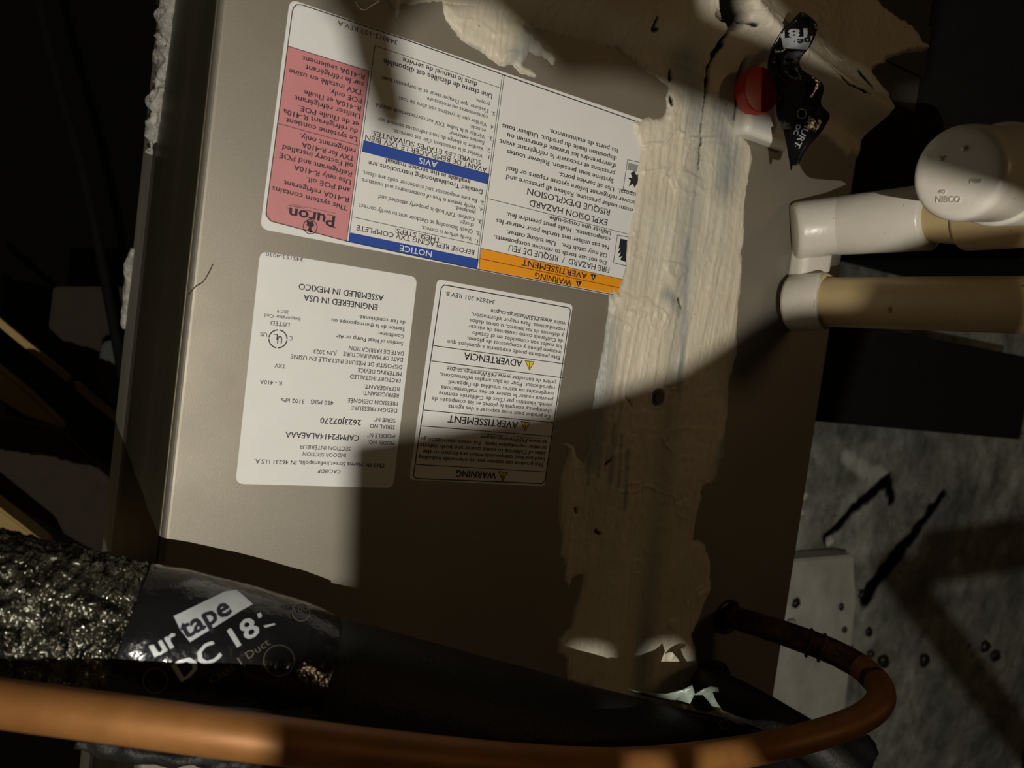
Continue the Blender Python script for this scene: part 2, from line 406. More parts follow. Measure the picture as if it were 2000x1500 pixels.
quad('dark_beam', [(-80, 800), (120, 845), (240, 960), (330, 1040), (330, 1160), (-80, 925)], .68, .04, 'darkwood', 'dark wooden beam slanting down towards the cabinet base at left', 'beam', .002)
quad('dark_board', [(105, 560), (240, 560), (240, 700), (150, 690), (95, 640)], .80, .02, 'darkwood', 'dim brown board far back, left of the cabinet edge', 'board', .002)
quad('green_panel', [(200, 670), (300, 640), (300, 800), (215, 790), (190, 730)], .70, .02, 'teal', 'dull grey-green sheet in the gap behind the cabinet side', 'sheet', .002)
def hose(pts, d, r, label):
    o = tube('black_hose', catmull([C(x, y, d) for x, y in pts], 8), r, 'duct_shade', None, 20); tag(o, label, 'hose')
hose([(60, -60), (110, 150), (160, 330), (190, 470), (215, 600), (240, 740)], .85, .005, 'black hose hanging in the dark left of the cabinet')

# ================================================================== COIL CABINET
xl, xr = -.1755, .2655
zt, zb = .2345, -.42
cab = empty('coil_cabinet', (.045, .25, zb), 'taupe sheet-metal coil cabinet carrying the three white labels', 'cabinet')
fp = box('front_panel', (xl, 0, zb), (xr, .22, zt), 'panel', cab, .0032, 5)
for p in fp.data.polygons: p.use_smooth = False
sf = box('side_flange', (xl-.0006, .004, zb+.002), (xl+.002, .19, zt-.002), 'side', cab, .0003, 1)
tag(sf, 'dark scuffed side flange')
cs = box('casing', (xl+.0003, .19, zb), (xr-.004, .29, zt), 'lit_side', cab, .001, 2); tag(cs, 'casing behind the front panel, the light on it painted in as paler grey')  # same side face as the flange, its light painted in as paler grey
sc1 = P(1281, 776)
def screw(c, r, parent):
    bm = bmesh.new(); bmesh.ops.create_cone(bm, cap_ends=True, segments=6, radius1=r, radius2=r*.9, depth=.003)
    g = bmesh.ops.create_cone(bm, cap_ends=True, segments=24, radius1=r*1.35, radius2=r*1.3, depth=.0008)
    for v in bm.verts: v.co = Vector((v.co.x, v.co.z, v.co.y))
    me = bpy.data.meshes.new('screw'); bm.to_mesh(me); bm.free(); o = link('screw', me, 'steel', None, False); o.location = Vector(c); adopt(o, parent); return o
screw(sc1+np.array([0, -.0016, 0]), .0036, cab)
def grommet(px, py, r, rin):
    c = P(px, py); ring = []; n = 40; vs = []; fs = []; k = 12
    for i in range(n):
        a = 2*math.pi*i/n
        for j in range(k):
            b = 2*math.pi*j/k; rr = r+rin*math.cos(b); vs.append(c+np.array([math.cos(a)*rr, -max(0, .8*rin*math.sin(b))-.0003, math.sin(a)*rr]))
    for i in range(n):
        for j in range(k): fs.append([i*k+j, i*k+(j+1) % k, ((i+1) % n)*k+(j+1) % k, ((i+1) % n)*k+j])
    m_ = len(vs); vs.append(c+np.array([0, -.0004, 0])); fs += [[m_, i*k+k//2, ((i+1) % n)*k+k//2] for i in range(n)]
    return mesh('grommet', vs, fs, 'hole', cab, True, True)
grommet(1420, 1205, .0105, .0022); grommet(1388, 1340, .0155, .0035)
# furnace casing above
fur = empty('furnace_casing', (.1, .2, .2365), 'dark furnace casing above the cabinet, smeared with mastic along its joint', 'furnace')
box('casing', (-.178, .0012, .2365), (.325, .29, .62), 'dark', fur, .002, 2)
box('casing_flange', (-.178, -.0005, .262), (.3255, .0012, .30), 'dark', fur, .0004, 1)
tag(box('duct_and_shade_box', (.327, .06, .175), (1.0, .28, .62), 'duct_shade', None, .003, 2), 'near-black duct filling the upper right corner behind the round pipe cap', 'duct')
tag(box('duct_and_shade_box', (.275, .17, -.02), (.9, .28, .090), 'duct_shade', None, .003, 2), 'near-black box painted in for the shade under the lower drain pipe, above the bare concrete', 'duct')  # black box added where only shade falls on the concrete

# ================================================================== LABELS
def sticker(name, corners, r, label):
    root = empty(name, P(*corners[3]), label, 'label', 'printed stickers on the cabinet front')
    del root['group']
    q = rounded([P(x, y, -.00015) for x, y in corners], r)
    o = slab('backing', q, (0, .00014, 0), 'paper', root); return root
B = .0085
# ---- big notice label
A = sticker('notice_label', [(566, -2), (1292, 246), (1216, 581), (508, 447)], .004, 'large white label with a pink panel, blue bars and orange warning bars')
y1, y2, y3 = -.00022, -.00030, -.00036
pk = Print(y1); pk.bar([(563, 90), (721, 139), (677, 470), (540, 436), (525, 430), (518, 419)]); pk.build('pink_panel', 'pink', A)
for q in ([(710, 274), (956, 340), (953, 360), (707, 296)], [(684, 454), (935, 506), (932, 525), (681, 472)]): bl = Print(y1); bl.bar(q); bl.build('blue_bar', 'blue', A)
og = Print(y1); og.bar([(940, 485), (1222, 547), (1216, 577), (935, 525)]); og.build('orange_bar', 'orange', A)
k = Print(y2); an = -.006
k.stroke([(700, 139.5-7), (563, 90)], 1.2); k.stroke([(563, 90), (721, 139), (677, 471)], 1.2); k.stroke([(542, 241), (700, 284)], 1.1)
k.stroke([(1285, 252), (1000, 152), (780, 73), (590, 9.5), (580, 9), (574, 14), (571, 22), (520, 410), (521, 422), (530, 432), (677, 471), (934, 526), (1216, 579)], 1.8)
k.stroke([(732.5, 89), (683, 454), (681, 472)], 1.1); k.stroke([(732.5, 89), (978, 172)], 1.1)
k.stroke([(981.5, 145), (935, 485), (931.5, 525)], 1.1); k.stroke([(985, 147), (938.5, 487), (935.5, 525)], 1.1)
k.stroke([(691, 424), (937.5, 479)], 1.1); k.stroke([(954.6, 388), (1226, 457)], 1.1); k.stroke([(937.5, 505), (1219, 564)], 1.2)
k.stroke([(710, 274), (956, 340)], 1); k.stroke([(940, 485), (1222, 547)], 1)
anP = slope(((563, 90), (721, 139)), ((542, 241), (700, 284)), ((530, 432), (677, 471)))
anM = slope(((732.5, 89), (978, 172)), ((710, 274), (956, 340)), ((691, 424), (937.5, 479)), ((684, 454), (935, 506)))
anR = slope(((981, 158), (1285, 252)), ((954.6, 388), (1226, 457)), ((940, 485), (1222, 547)))
pinkL = [("R-410A seulement", 713, 146, 591), ("sur le réfrigérant", 711, 161, 597), ("TXV installé en usine", 709.5, 177, 564.5), ("POE only.", 707.5, 193, 644),
 ("R-410A et l'huile", 705.5, 208, 594.5), ("Utiliser réfrigérant", 704, 223, 576), ("et de l'huile POE.", 701.5, 239, 584), ("du réfrigérant R-410a", 699.5, 253, 554),
 ("Le système contient", 698, 268, 559), ("refrigerant only.", 695, 291, 586), ("TXV for R-410A", 692.5, 305.5, 590), ("oil Factory installed", 691, 320, 552.5),
 ("Refrigerant and POE", 688, 336, 546), ("Use only R-410A", 686, 351.5, 574.5), ("and POE oil.", 684.5, 368, 600), ("R-410A refrigerant", 682, 386, 555), ("This system contains", 679.5, 402.5, 532)]
for t, sx, sy, ex in pinkL: k.line_text(t, sx, sy, ex, 10.3, .008, anP(sy-20))
k.line_text("the environmentally sound refrigerant", 655, 415.5, 569, 2.8, 0, an)
k.line_text("Puron", 655, 423, 565.5, 22, .014, an)
for a_ in [(655, 421.5, 641), (655, 444.5, 645), (624, 415.5, 613), (608, 412, 598), (592, 406, 581), (577, 403, 565)]:   # slab serifs
    k.stroke([(a_[0]+1.5, a_[1]+.8), (a_[2]-1.5, a_[1]-(a_[0]-a_[2])*.24+.8)], 1.1)
k.line_text("TM", 564, 405, 560, 3, 0, an)
k.ring(606, 443, 13.5, 1.6)
k.bar([(601, 433), (611, 432), (614, 440), (608, 446), (611, 453), (606, 455), (601, 449), (604, 443), (598, 440)]); k.bar([(598, 430), (604, 432), (600, 436)])
k.line_text("344013-103 REV.A", 777, 79, 660, 9.6, 0, -.004)
mid = [("dans le manuel de service.", 932.5, 161, 784, 10, 1), ("Une charte de détaillée est disponible", 962, 184, 750, 10.5, 1), ("propre.", 957, 201, 929, 7.8, 0),
 ("5.", 967.5, 219, 960, 7.8, 0), ("S'assurer que l'évaporateur et le serpentin sont", 955, 214, 746, 8.2, 0), ("contaminents ou moisissure.", 953, 226, 832, 8.2, 0),
 ("4.", 965, 245, 957, 7.8, 0), ("Vérifier que le système soit libre de tout", 951, 240.5, 779, 8.2, 0), ("et isolé.", 949, 252.5, 918, 8.2, 0),
 ("3.", 962, 268, 954, 7.8, 0), ("Vérifier si le bulbe TXV est correctement attaché", 947.5, 264, 734, 8.2, 0), ("l'unitée extérieur.", 946, 275.5, 876, 8.2, 0),
 ("2.", 958, 291, 950, 7.8, 0), ("Vérifier la charge du sous-refroisses sement sur", 945, 288, 738, 8.2, 0), ("1.", 956, 304, 950, 7.8, 0), ("Vérifier si la circulation d'air est correcte.", 943, 301, 767, 8.2, 0),
 ("SUIVRE LES ÉTAPES SUIVANTES:", 940, 313.5, 726, 9.8, .5), ("AVANT DE REMPLACER LE TXV BIEN", 951.5, 327.6, 714, 9.8, .5),
 ("available in the service manual.", 919, 352, 751, 9.4, 1), ("Detailed Troubleshooting instructions are", 943, 371, 720, 9.4, 1),
 ("5.", 945.5, 393, 937.5, 7.8, 0), ("Be sure evaporator and condenser coils are clean.", 932, 389, 709, 8.4, 0), ("4.", 944, 406, 936, 7.8, 0), ("Verify system is free of contaminants and moisture.", 930.5, 402.5, 705, 8.4, 0),
 ("insulated.", 929, 412, 890, 8.2, 0), ("3.", 941, 430, 933, 7.8, 0), ("Confirm TXV bulb is properly attached and", 927.5, 425, 740, 8.4, 0), ("charge.", 926, 437, 897.5, 8, 0),
 ("2.", 938, 453, 930, 7.8, 0), ("Check Subcooling at Outdoor unit to verify correct", 924, 449, 701, 8.4, 0), ("1.", 934, 468, 928, 7.8, 0), ("Verify airflow is correct.", 922, 463, 824, 8.4, 0),
 ("THESE STEPS:", 861, 465, 772, 9.8, .5), ("BEFORE REPLACING TXV COMPLETE", 927, 489, 697, 9.8, .5)]
for t, sx, sy, ex, h, b in mid: k.line_text(t, sx, sy, ex, h, B*max(b, .35), anM(sy-25))
rt = [("les ports de maintenance.", 1207.5, 291, 1074, 9.2, 1), ("disposition finale du produit. Utiliser tous", 1205, 306, 981.6, 9.2, 1), ("d'entrprendre les travaux d'entretien ou", 1203.6, 320.5, 991, 9.2, 1),
 ("pressions et recouvrir le réfrigérant avant", 1201.5, 335, 976.5, 9.2, 1), ("Système sous pression. Relever toutes", 1199, 350, 990, 9.2, 1),
 ("isposal.  Use all service ports.", 1242, 377.5, 1092, 9.2, 1), ("ecover refrigerant before system repairs or final", 1242, 393, 990, 9.2, 1), ("ystem under pressure. Relieve all pressure and", 1239, 408, 989.5, 9.2, 1),
 ("RISQUE D'EXPLOSION", 1192, 409.5, 1031, 12.5, .5), ("EXPLOSION HAZARD", 1187, 429, 1035, 12.5, .5), ("Utiliser une coupe-tube.", 1194, 451.5, 1071, 9, 1), ("composantes.  Huile peut prendre feu.", 1192.5, 464.5, 990, 9, 1),
 ("Ne pas utiliser une torche pour retirer les", 1190, 480, 969.6, 9, 1), ("Oil may catch fire.   Use tubing cutter.", 1187, 495.5, 990, 9, 1), ("Do not use torch to remove components.", 1185, 509.5, 965, 9, 1),
 ("FIRE HAZARD  /  RISQUE DE FEU", 1191, 522.5, 994.5, 11.5, .5), ("AVERTISSEMENT", 1147.5, 534, 1020, 12, .8), ("WARNING", 1117, 547, 1045.5, 12.5, .8)]
for t, sx, sy, ex, h, b in rt: k.line_text(t, sx, sy, ex, h, B*b, anR(sy-25))
def tri(pr, cx, cy, w_, h_): pr.bar([(cx+w_*.55, cy-h_*.42), (cx-w_*.45, cy-h_*.58), (cx, cy+h_*.5)])
tri(k, 1158.6, 542, 12, 12); tri(k, 1130, 555, 12, 12)
k.stroke([(1206, 459), (1232, 464), (1222, 519), (1198, 513)], 1.2, True); k.bar([(1212, 466), (1230, 470), (1222, 512), (1211, 507), (1216, 500), (1208, 503), (1213, 493), (1206, 496), (1212, 484), (1208, 486)])
k.stroke([(1226, 312), (1262, 320), (1252, 380), (1217, 370)], 1.2, True)
k.bar([(1239, 334), (1243, 342), (1252, 338), (1256, 350), (1248, 354), (1254, 364), (1243, 360), (1240, 368), (1236, 359), (1228, 364), (1232, 353), (1226, 347), (1235, 347), (1232, 338)])
k.line_text("N", 1204, 586, 1192, 18, .02, 0)
k.build('lettering', 'ink', A)['kind'] = 'stuff'
wt = Print(y3); wt.line_text("AVIS", 855, 317, 819, 12, .006, anM(300)); wt.line_text("NOTICE", 844, 491, 782, 12, .006, anM(480))
for cx, cy in ((1158.6, 541), (1130, 554)): wt.stroke([(cx, cy-2.5), (cx, cy+2)], 1.3)
o = wt.build('white_lettering', 'paper', A); o['kind'] = 'stuff'; o['label'] = 'white words NOTICE and AVIS on the blue bars'
g = Print(-.00026); g.bar([(1228, 318), (1247, 322), (1244, 336), (1225, 331)]); g.build('icon_shade', 'inkgrey', A)
# ---- rating plate
Bp = sticker('rating_label', [(508, 490), (815, 541), (768, 953), (460, 945)], .004, 'plain white rating label with black type and serial number, below left of the notice label')
k = Print(y2)
bt = [("345153-4030", 592, 504, 519.6, 7.5, .3), ("ASSEMBLED IN MEXICO", 750, 577, 584, 12, 1), ("ENGINEERED IN USA", 738, 595, 593.6, 12, 1), ("3RC 9", 564, 606.6, 541.6, 7, .5), ("Evaporator Coil", 587, 621, 517, 7, .5),
 ("LISTED", 566, 631, 528.6, 8.5, .5), ("C", 572, 657, 566, 9, .8), ("US", 522, 650, 508.6, 8.6, .8), ("de l'air conditionné.", 792, 627, 700.6, 8, .7), ("Section de la thermopompe ou", 791, 640, 648, 8, .7),
 ("Conditioner.", 789.6, 654, 736, 8, .7), ("Section of Heat Pump or Air", 788, 668, 657, 8, .7), ("DATE DE FABRICATION", 789, 687, 682, 8.4, .5), ("DATE OF MANUFACTURE", 787.6, 699, 671, 8.4, .5), ("JUN 2023", 658.6, 687, 613, 8.4, .5),
 ("DISPOSITIF DE MÉSURE INSTALLÉ EN USINE", 786, 713.5, 568, 8.4, .5), ("METERING DEVICE", 784.6, 727, 699, 8.4, .5), ("FACTORY INSTALLED", 783, 740, 684, 8.4, .5), ("TXV", 558, 711.6, 537, 8.6, .5),
 ("RÉFRIGÉRANT:", 780.6, 756.5, 712, 8.4, .5), ("REFRIGERANT:", 779.4, 769, 709.6, 8.4, .5), ("R - 410A", 551, 745, 508, 8.6, .5), ("PRESSION DESIGNÉE", 777.6, 785, 679.6, 8.4, .5), ("DESIGN PRESSURE", 776, 798.5, 686, 8.4, .5),
 ("450 PSIG", 651.6, 783.5, 607.6, 8.4, .5), ("3102 kPa", 595, 780.5, 549, 8.4, .5), ("SERIE N°", 773, 818, 731, 8.2, .5), ("SERIAL NO.", 771.6, 831, 721, 8.2, .5), ("2623J07270", 706, 820.5, 626, 11.5, .8),
 ("MODÉLE N°", 772, 848.5, 718, 8.2, .5), ("MODEL NO.", 770, 862, 719.6, 8.2, .5), ("CAPMP2414ALAEAAA", 702, 850.5, 558, 11.5, .9), ("SECTION INTÉRIEUR", 685, 873, 585, 8.2, .5), ("INDOOR SECTION", 676, 886, 592, 8.2, .5),
 ("7310 W. Morris Street,Indianapolis, IN 46231 U.S.A.", 752, 905.5, 497, 8.2, .6), ("CAC/BDP", 665.6, 917.5, 621, 8.4, .5)]
for t, sx, sy, ex, h, b in bt: k.line_text(t, sx, sy, ex, h, B*b, .008*(1-(sy-500)/400))
for i in range(4): k.ring(543, 662, 17.5, 2.4, 12, i*math.pi/2+.1, (i+1)*math.pi/2-.06)
k.line_text("U", 552, 657, 542.5, 16, .012, 0); k.line_text("L", 543, 653, 534, 12, 0, 0)
k.build('lettering', 'ink', Bp)['kind'] = 'stuff'
# ---- chemical warning label
Cl = sticker('warning_label', [(854, 545), (1119, 595), (1064, 950), (799, 937)], .0028, 'bordered white chemical warning label with three small yellow triangles, right of the rating label')
k = Print(y2)
k.stroke([(868, 556.5), (1110, 601), (1114.5, 606), (1065, 938), (1059, 944.5), (812, 934.5), (807.5, 929), (862, 562)], 2.0, True)
for a_, b_ in (((846, 675), (1096, 710)), ((842, 705), (1093, 737)), ((828, 801), (1078, 825)), ((824, 832), (1074.6, 852)), ((812, 907), (1063, 921))): k.stroke([(a_[0]+1, a_[1]), (b_[0]+6, b_[1]+.8)], 1.5)
ct = [("343824-201 REV.B", 967, 586.5, 872, 8.6, 0), ("visite www.P65Warnings.ca.gov", 1105, 629, 959, 8, .3), ("reproductivos. Para mayor información,", 1103.4, 641, 922, 8, .3), ("y defectos de nacimiento, u otros daños", 1101.4, 652.5, 917.8, 8, .3),
 ("de California como causantes de cáncer", 1100, 663, 914.4, 8, .3), ("los cuales son conocidos en el Estado", 1098, 674, 923, 8, .3), ("incluyen plomo y compuestos de plomo,", 1096, 685, 913, 8, .3), ("Este producto puede exponerlo a químicos que", 1094, 696, 874, 8, .3),
 ("ADVERTENCIA", 1021, 704, 907, 14, 1), ("prière de consulter www.P65Warnings.ca.gov", 1086, 744, 873, 8, .3), ("reproducteur. Pour de plus amples informations,", 1084, 755, 860, 8, .3), ("congénitales ou autres troubles de l'appareil", 1082.4, 766.5, 877, 8, .3),
 ("pouvant causer le cancer et des malformations", 1080.4, 777.5, 862, 8, .3), ("plomb, identifiés par l'État de Californie comme", 1079, 788.5, 858, 8, .3), ("chimiques,y compris le plomb et les composés de", 1077.4, 799.5, 844, 8, .3), ("Ce produit peut vous exposer à des agents", 1075.4, 810.5, 876, 8, .3),
 ("AVERTISSEMENT", 1013, 824, 876, 14, 1), ("to www.P65Warnings.ca.gov", 1068.4, 860, 939.6, 8, .3), ("or other reproductive harm.  For more information go", 1067.8, 871.5, 822, 8, .3), ("State of California to cause cancer and birth defects", 1066, 882.5, 820.6, 8, .3),
 ("Lead and lead compounds,which are known to the", 1064.8, 893.5, 827, 8, .3), ("This product can expose you to chemicals including", 1063, 904.5, 818, 8, .3), ("WARNING", 970, 922, 892, 14, 1)]
anC = slope(((846, 675), (1096, 710)), ((842, 705), (1093, 737)), ((828, 801), (1078, 825)), ((824, 832), (1074.6, 852)), ((812, 907), (1063, 921)))
for t, sx, sy, ex, h, b in ct: k.line_text(t, sx, sy, ex, h, B*max(b, .45), anC(sy-10))
k.stroke([(959, 604.2), (1078, 623.6)], .8); k.stroke([(873, 716.2), (999, 731.3)], .8); k.stroke([(939.6, 847.2), (1058, 856.2)], .8)
for cx, cy in ((1034, 714), (1026, 832.6), (982, 930)):
    ye = Print(y1-.00003); tri(ye, cx, cy, 17, 16); ye.build('warning_triangle', 'yellow', Cl); k.stroke([(cx+9.5, cy-7), (cx-8, cy-9.5), (cx, cy+8.5)], 1.3, True); k.stroke([(cx, cy-2), (cx, cy+4)], 1.6); k.stroke([(cx+.3, cy-5.6), (cx+.3, cy-4.4)], 1.6)
k.build('lettering', 'ink', Cl)['kind'] = 'stuff'
# a stray hair lying on the panel
hp = catmull([P(369, 576, -.0005), P(382, 560, -.0012), P(396, 551, -.0008), P(407, 535, -.0014), P(416, 516, -.001)], 6)
tag(tube('loose_hair', hp, .00022, 'hair', None, 6), 'fine dark hair stuck on the panel near its left edge', 'hair')

# ================================================================== MASTIC
def mastic():
    s = .0007
    Xg, Zg = np.meshgrid(np.arange(-.135, .325, s), np.arange(-.235, .300, s))
    band = p2([(1100, -60), (1160, 20), (1232, 108), (1245, 128), (1290, 158), (1308, 170), (1301, 190), (1303, 210), (1294, 228), (1262, 232), (1234, 238), (1240, 262), (1252, 292), (1246, 330), (1242, 372), (1236, 405), (1228, 450), (1222, 500), (1216, 545),
        (1206, 572), (1200, 566), (1197, 585), (1190, 562), (1187, 590), (1184, 620), (1180, 665), (1172, 700), (1166, 740), (1158, 790), (1152, 840), (1146, 880), (1138, 905), (1126, 893), (1118, 868), (1106, 862), (1098, 868), (1107, 880), (1100, 905), (1090, 935), (1090, 985), (1096, 1040), (1092, 1085), (1100, 1095), (1100, 1130),
        (1112, 1165), (1116, 1130), (1138, 1120), (1136, 1150), (1118, 1200), (1112, 1225), (1092, 1248), (1088, 1276), (1106, 1285), (1108, 1330), (1112, 1420), (1330, 1430), (1345, 1360), (1366, 1340), (1362, 1290), (1350, 1240), (1372, 1190), (1388, 1150), (1384, 1090), (1376, 1062), (1352, 1056), (1358, 1010), (1364, 990), (1372, 950), (1396, 940),
        (1412, 890), (1416, 830), (1424, 740), (1438, 690), (1441, 600), (1446, 540), (1452, 440), (1457, 370), (1468, 310), (1466, 290), (1449, 262), (1436, 240), (1430, 232), (1434, 210), (1436, 170), (1440, 120), (1440, -60)])
    top = p2([(600, -90), (760, 5), (775, 32), (782, 12), (806, 10), (862, 3), (905, 14), (955, 28), (985, 42), (1015, 45), (1050, 60), (1092, 70), (1140, 78), (1200, 96), (1236, 118), (1330, 140), (1440, 125), (1446, 190), (1500, 225), (1612, 268), (1648, 305), (1652, 312), (1662, 298), (1674, 302), (1679, 290),
        (1688, 232), (1700, 205), (1712, 190), (1700, 170), (1690, 140), (1720, 120), (1762, 106), (1820, 96), (1790, 82), (1772, 52), (1720, 22), (1690, -10), (1680, -90)])
    sm = p2([(866, 8), (872, 40), (892, 72), (925, 94), (950, 108), (975, 124), (1000, 128), (1016, 145), (1058, 154), (1022, 126), (1034, 100), (1074, 122), (1082, 132), (1088, 112), (1062, 92), (1042, 72), (1010, 40), (980, 18), (930, 5)])
    dr = p2([(1441, 245), (1452, 250), (1450, 280), (1440, 330), (1436, 300)]); dr2 = p2([(1470, 252), (1486, 256), (1480, 270), (1487, 284), (1476, 278)])
    seed = 0; sd = np.maximum.reduce([sdf(q, Xg, Zg) for q in (band, top, sm)])
    sd = sd+.0011*vnoise(Xg*420, Zg*90, 0, 21, 3)+.0012*vnoise(Xg*130, Zg*130, 0, 22, 4)
    sd = np.maximum.reduce([sd, sdf(dr, Xg, Zg), sdf(dr2, Xg, Zg)])
    H = .0021*(1-np.exp(-np.clip(sd, -.01, 1)/.0016))
    H = np.where(sd < 0, sd*.8, H)
    ins = sstep(sd, 0, .003)
    # trowel strokes down the joint
    vert = sstep(Zg, .215, .17)
    H = H+ins*(.00055*vnoise(Xg*330+3*vnoise(Xg*14, Zg*9, 0, 30, 2), Zg*12, 0, 23, 3)*vert+.0007*vnoise(Xg*60, Zg*22, 0, 24, 4)+.0004*vnoise(Xg*300, Zg*300, 0, 25, 3))
    rid = vnoise(Xg*26+vnoise(Xg*40, Zg*40, 0, 26, 2)*1.4, Zg*26, 0, 27, 3); H = H+ins*.0010*np.maximum(0, 1-np.abs(rid)*14)*sstep(vnoise(Xg*20, Zg*20, 0, 28, 2), .0, .3)
    # joint ledge: the mastic swells where the furnace lip stands out
    le = p2([(640, -70), (900, -18), (1090, 30), (1180, 62), (1240, 78), (1330, 92), (1430, 128), (1520, 165), (1620, 215), (1690, 262)])
    zl = np.interp(Xg, le[:, 0], le[:, 1]); H = H+ins*.011*sstep(Zg-zl, -.010, .012)
    rg = p2([(1390, -40), (1425, 30), (1480, 92), (1540, 135), (1610, 185), (1700, 232)]); dg = pdist(rg, Xg, Zg)
    H = H+ins*.012*np.exp(-(dg/.0095)**2)
    zr = np.interp(Xg, rg[:, 0], rg[:, 1]); right = sstep(Xg, .10, .14)
    H = H-ins*right*.006*sstep(Zg-zr, .012, .03)
    # thin coats where the metal shows through bluish grey
    ctr = p2([(1365, 150), (1358, 260), (1345, 420), (1330, 560), (1318, 680), (1302, 800), (1290, 930), (1275, 1060), (1262, 1180), (1248, 1320), (1240, 1420)])
    dc = pdist(ctr, Xg, Zg); H = H-ins*.0007*np.exp(-(dc/.006)**2)
    thin = .9*np.exp(-(dc/.008)**2)*(.7+.5*vnoise(Xg*40, Zg*12, 0, 31, 2))
    for q, r_ in (([(1330, 130), (1350, 160), (1360, 230)], .012), ([(1395, 205), (1420, 225), (1430, 240)], .006), ([(1400, 240), (1420, 300), (1410, 360)], .012), ([(1180, 640), (1172, 720), (1160, 800)], .010), ([(1168, 800), (1160, 880), (1150, 905)], .007), ([(1196, 830), (1188, 940)], .0022), ([(1210, 850), (1204, 950)], .0014), ([(1172, 850), (1164, 930)], .0016), ([(1152, 880), (1146, 945)], .0012), ([(1184, 870), (1178, 915)], .0008), ([(1222, 880), (1216, 990)], .0016), ([(1340, 470), (1332, 640), (1322, 760)], .0032),
                  ([(1300, 575), (1318, 590), (1325, 610)], .005), ([(1408, 870), (1395, 960), (1372, 1010)], .005), ([(1010, 108), (1030, 90), (1052, 120)], .007)):
        thin = np.maximum(thin, .85*np.exp(-(pdist(p2(q), Xg, Zg)/r_)**2))
    thin = np.maximum(thin, .6*(1-sstep(sd, .0002, .0016))*sstep(vnoise(Xg*80, Zg*30, 0, 33, 2), -.1, .3))
    # cracks, holes
    cr = np.zeros_like(Xg); wob = .0011*vnoise(Xg*260, Zg*260, 0, 35, 4)
    blackhole = 1-sstep(pdist(p2([(1385, -20), (1395, 40)]), Xg, Zg), .010, .014)
    for q, r_ in (([(1398, 62), (1380, 92), (1378, 130), (1374, 200)], .0016), ([(1372, 200), (1366, 260), (1362, 330)], .0008), ([(1385, 96), (1378, 110)], .003), ([(1322, 583), (1328, 601)], .0016), ([(1256, 46), (1252, 64), (1262, 66)], .0014),
                  ([(1385, -20), (1392, 20), (1402, 48)], .009), ([(1400, 40), (1420, 60), (1432, 66)], .0014), ([(1372, 38), (1395, 55)], .003), ([(1306, 190), (1309, 206)], .0013), ([(1304, 138), (1306, 158)], .0007), ([(1370, 960), (1378, 1000)], .0014), ([(1365, 1210), (1358, 1225)], .003), ([(1560, 140), (1600, 178), (1640, 196)], .0010), ([(1655, 150), (1668, 176)], .004), ([(1180, 905), (1190, 895)], .0008),
                  ([(1120, 990), (1122, 1000)], .0010), ([(1160, 1036), (1168, 1042)], .0010), ([(1218, 772), (1230, 790)], .0007)):
        c = 1-sstep(pdist(p2(q), Xg, Zg)+wob, r_*.3, r_*.95); cr = np.maximum(cr, c)
    hole = sc1[[0, 2]]; dh = np.hypot(Xg-hole[0], Zg-hole[1]); H = H+ins*.0008*np.exp(-((dh-.0062)/.0012)**2); H = np.where(dh < .0056, -.0002, H)
    H = H-(.0014+.006*blackhole)*cr*ins
    root = field('mastic_seal', Xg, Zg, H, H > -.0012, 'mastic', 0, None, dict(thin=thin*(1-.9*cr), crack=cr))
    return tag(root, 'thick cream mastic smeared along the cabinet joints, over the right end of the notice label', 'mastic')
mastic()
def lumpy(name, pts, d, r, mat, label, cat, lump, fr=110, group=None):
    pa = catmull([C(x, y, dd) for (x, y), dd in zip(pts, np.linspace(d[0], d[1], len(pts)))], 12)
    return tag(tube(name, pa, r, mat, None, 28, lump, fr), label, cat, group)
lumpy('mastic_bead', [(352, -60), (345, 20), (334, 100), (322, 180), (306, 250), (292, 300)], (.50, .52), [.0115, .0105, .009, .007, .0045, .0015], 'crumb', 'crumbly grey mastic bead running up the left side of the cabinet at top', 'mastic', .0065, 210)
lumpy('mastic_dab', [(264, 486), (256, 520), (254, 560), (248, 600), (245, 642)], (.60, .61), [.003, .0052, .0046, .0036, .0028], 'crumb', 'small pale dab of dried mastic on the back left edge of the cabinet', 'mastic', .0016, 160)
tag(sheet('white_tab', [(690, -30), (752, -30), (740, 2), (712, 20), (703, 17), (694, 4)], .36, 'white', None, .0012, .0008, 40), 'bright white pointed tab hanging in at the top edge above the notice label', 'tab')
tag(sheet('plastic_scrap', [(1298, -12), (1342, -14), (1352, 6), (1364, 24), (1356, 34), (1332, 22)], .478, 'tape', None, .0006, .002, 80), 'small glossy scrap poking from the dark gap in the mastic at the top', 'scrap')

# ================================================================== DRAIN FITTINGS
dr = empty('drain_manifold', P(1560, 520), 'white plastic twin-port drain fitting on the cabinet front behind the pvc pipes', 'drain fitting')
a = P(1556, 470, -.0); b = P(1548, 610, -.0)
box('port_plate', (.2095, -.0135, .0600), (.2400, .002, .1435), 'pvc', dr, .0055, 5)
up0, up1 = C(1572, 447, .560), C(1815, 425, .492)
lw0, lw1 = C(1560, 590, .556), C(1614, 589, .535)
def collar(p, q, r, parent, mat='pvc', name='collar'):
    L = float(np.linalg.norm(np.array(q)-p)); return lathe(name, p, q, [(0, r*.86), (.001, r*.95), (.0035, r), (L-.0015, r), (L, r*.965)], mat, parent)
collar(P(1548, 452, -.004), C(1640, 440, .540), .0195, dr); collar(P(1543, 592, -.004), lw1, .0195, dr)
ud = empty('drain_pipe', up0, 'upper white pvc drain pipe and coupling, running right behind the round cap', 'pipe')
c0, c1 = C(1638, 441, .541), C(1822, 424, .492); L = float(np.linalg.norm(c1-c0))
lathe('coupling', c0, c1, [(0, .0186), (.0008, .0198), (L-.002, .0205), (L, .0185)], 'pvc', ud)
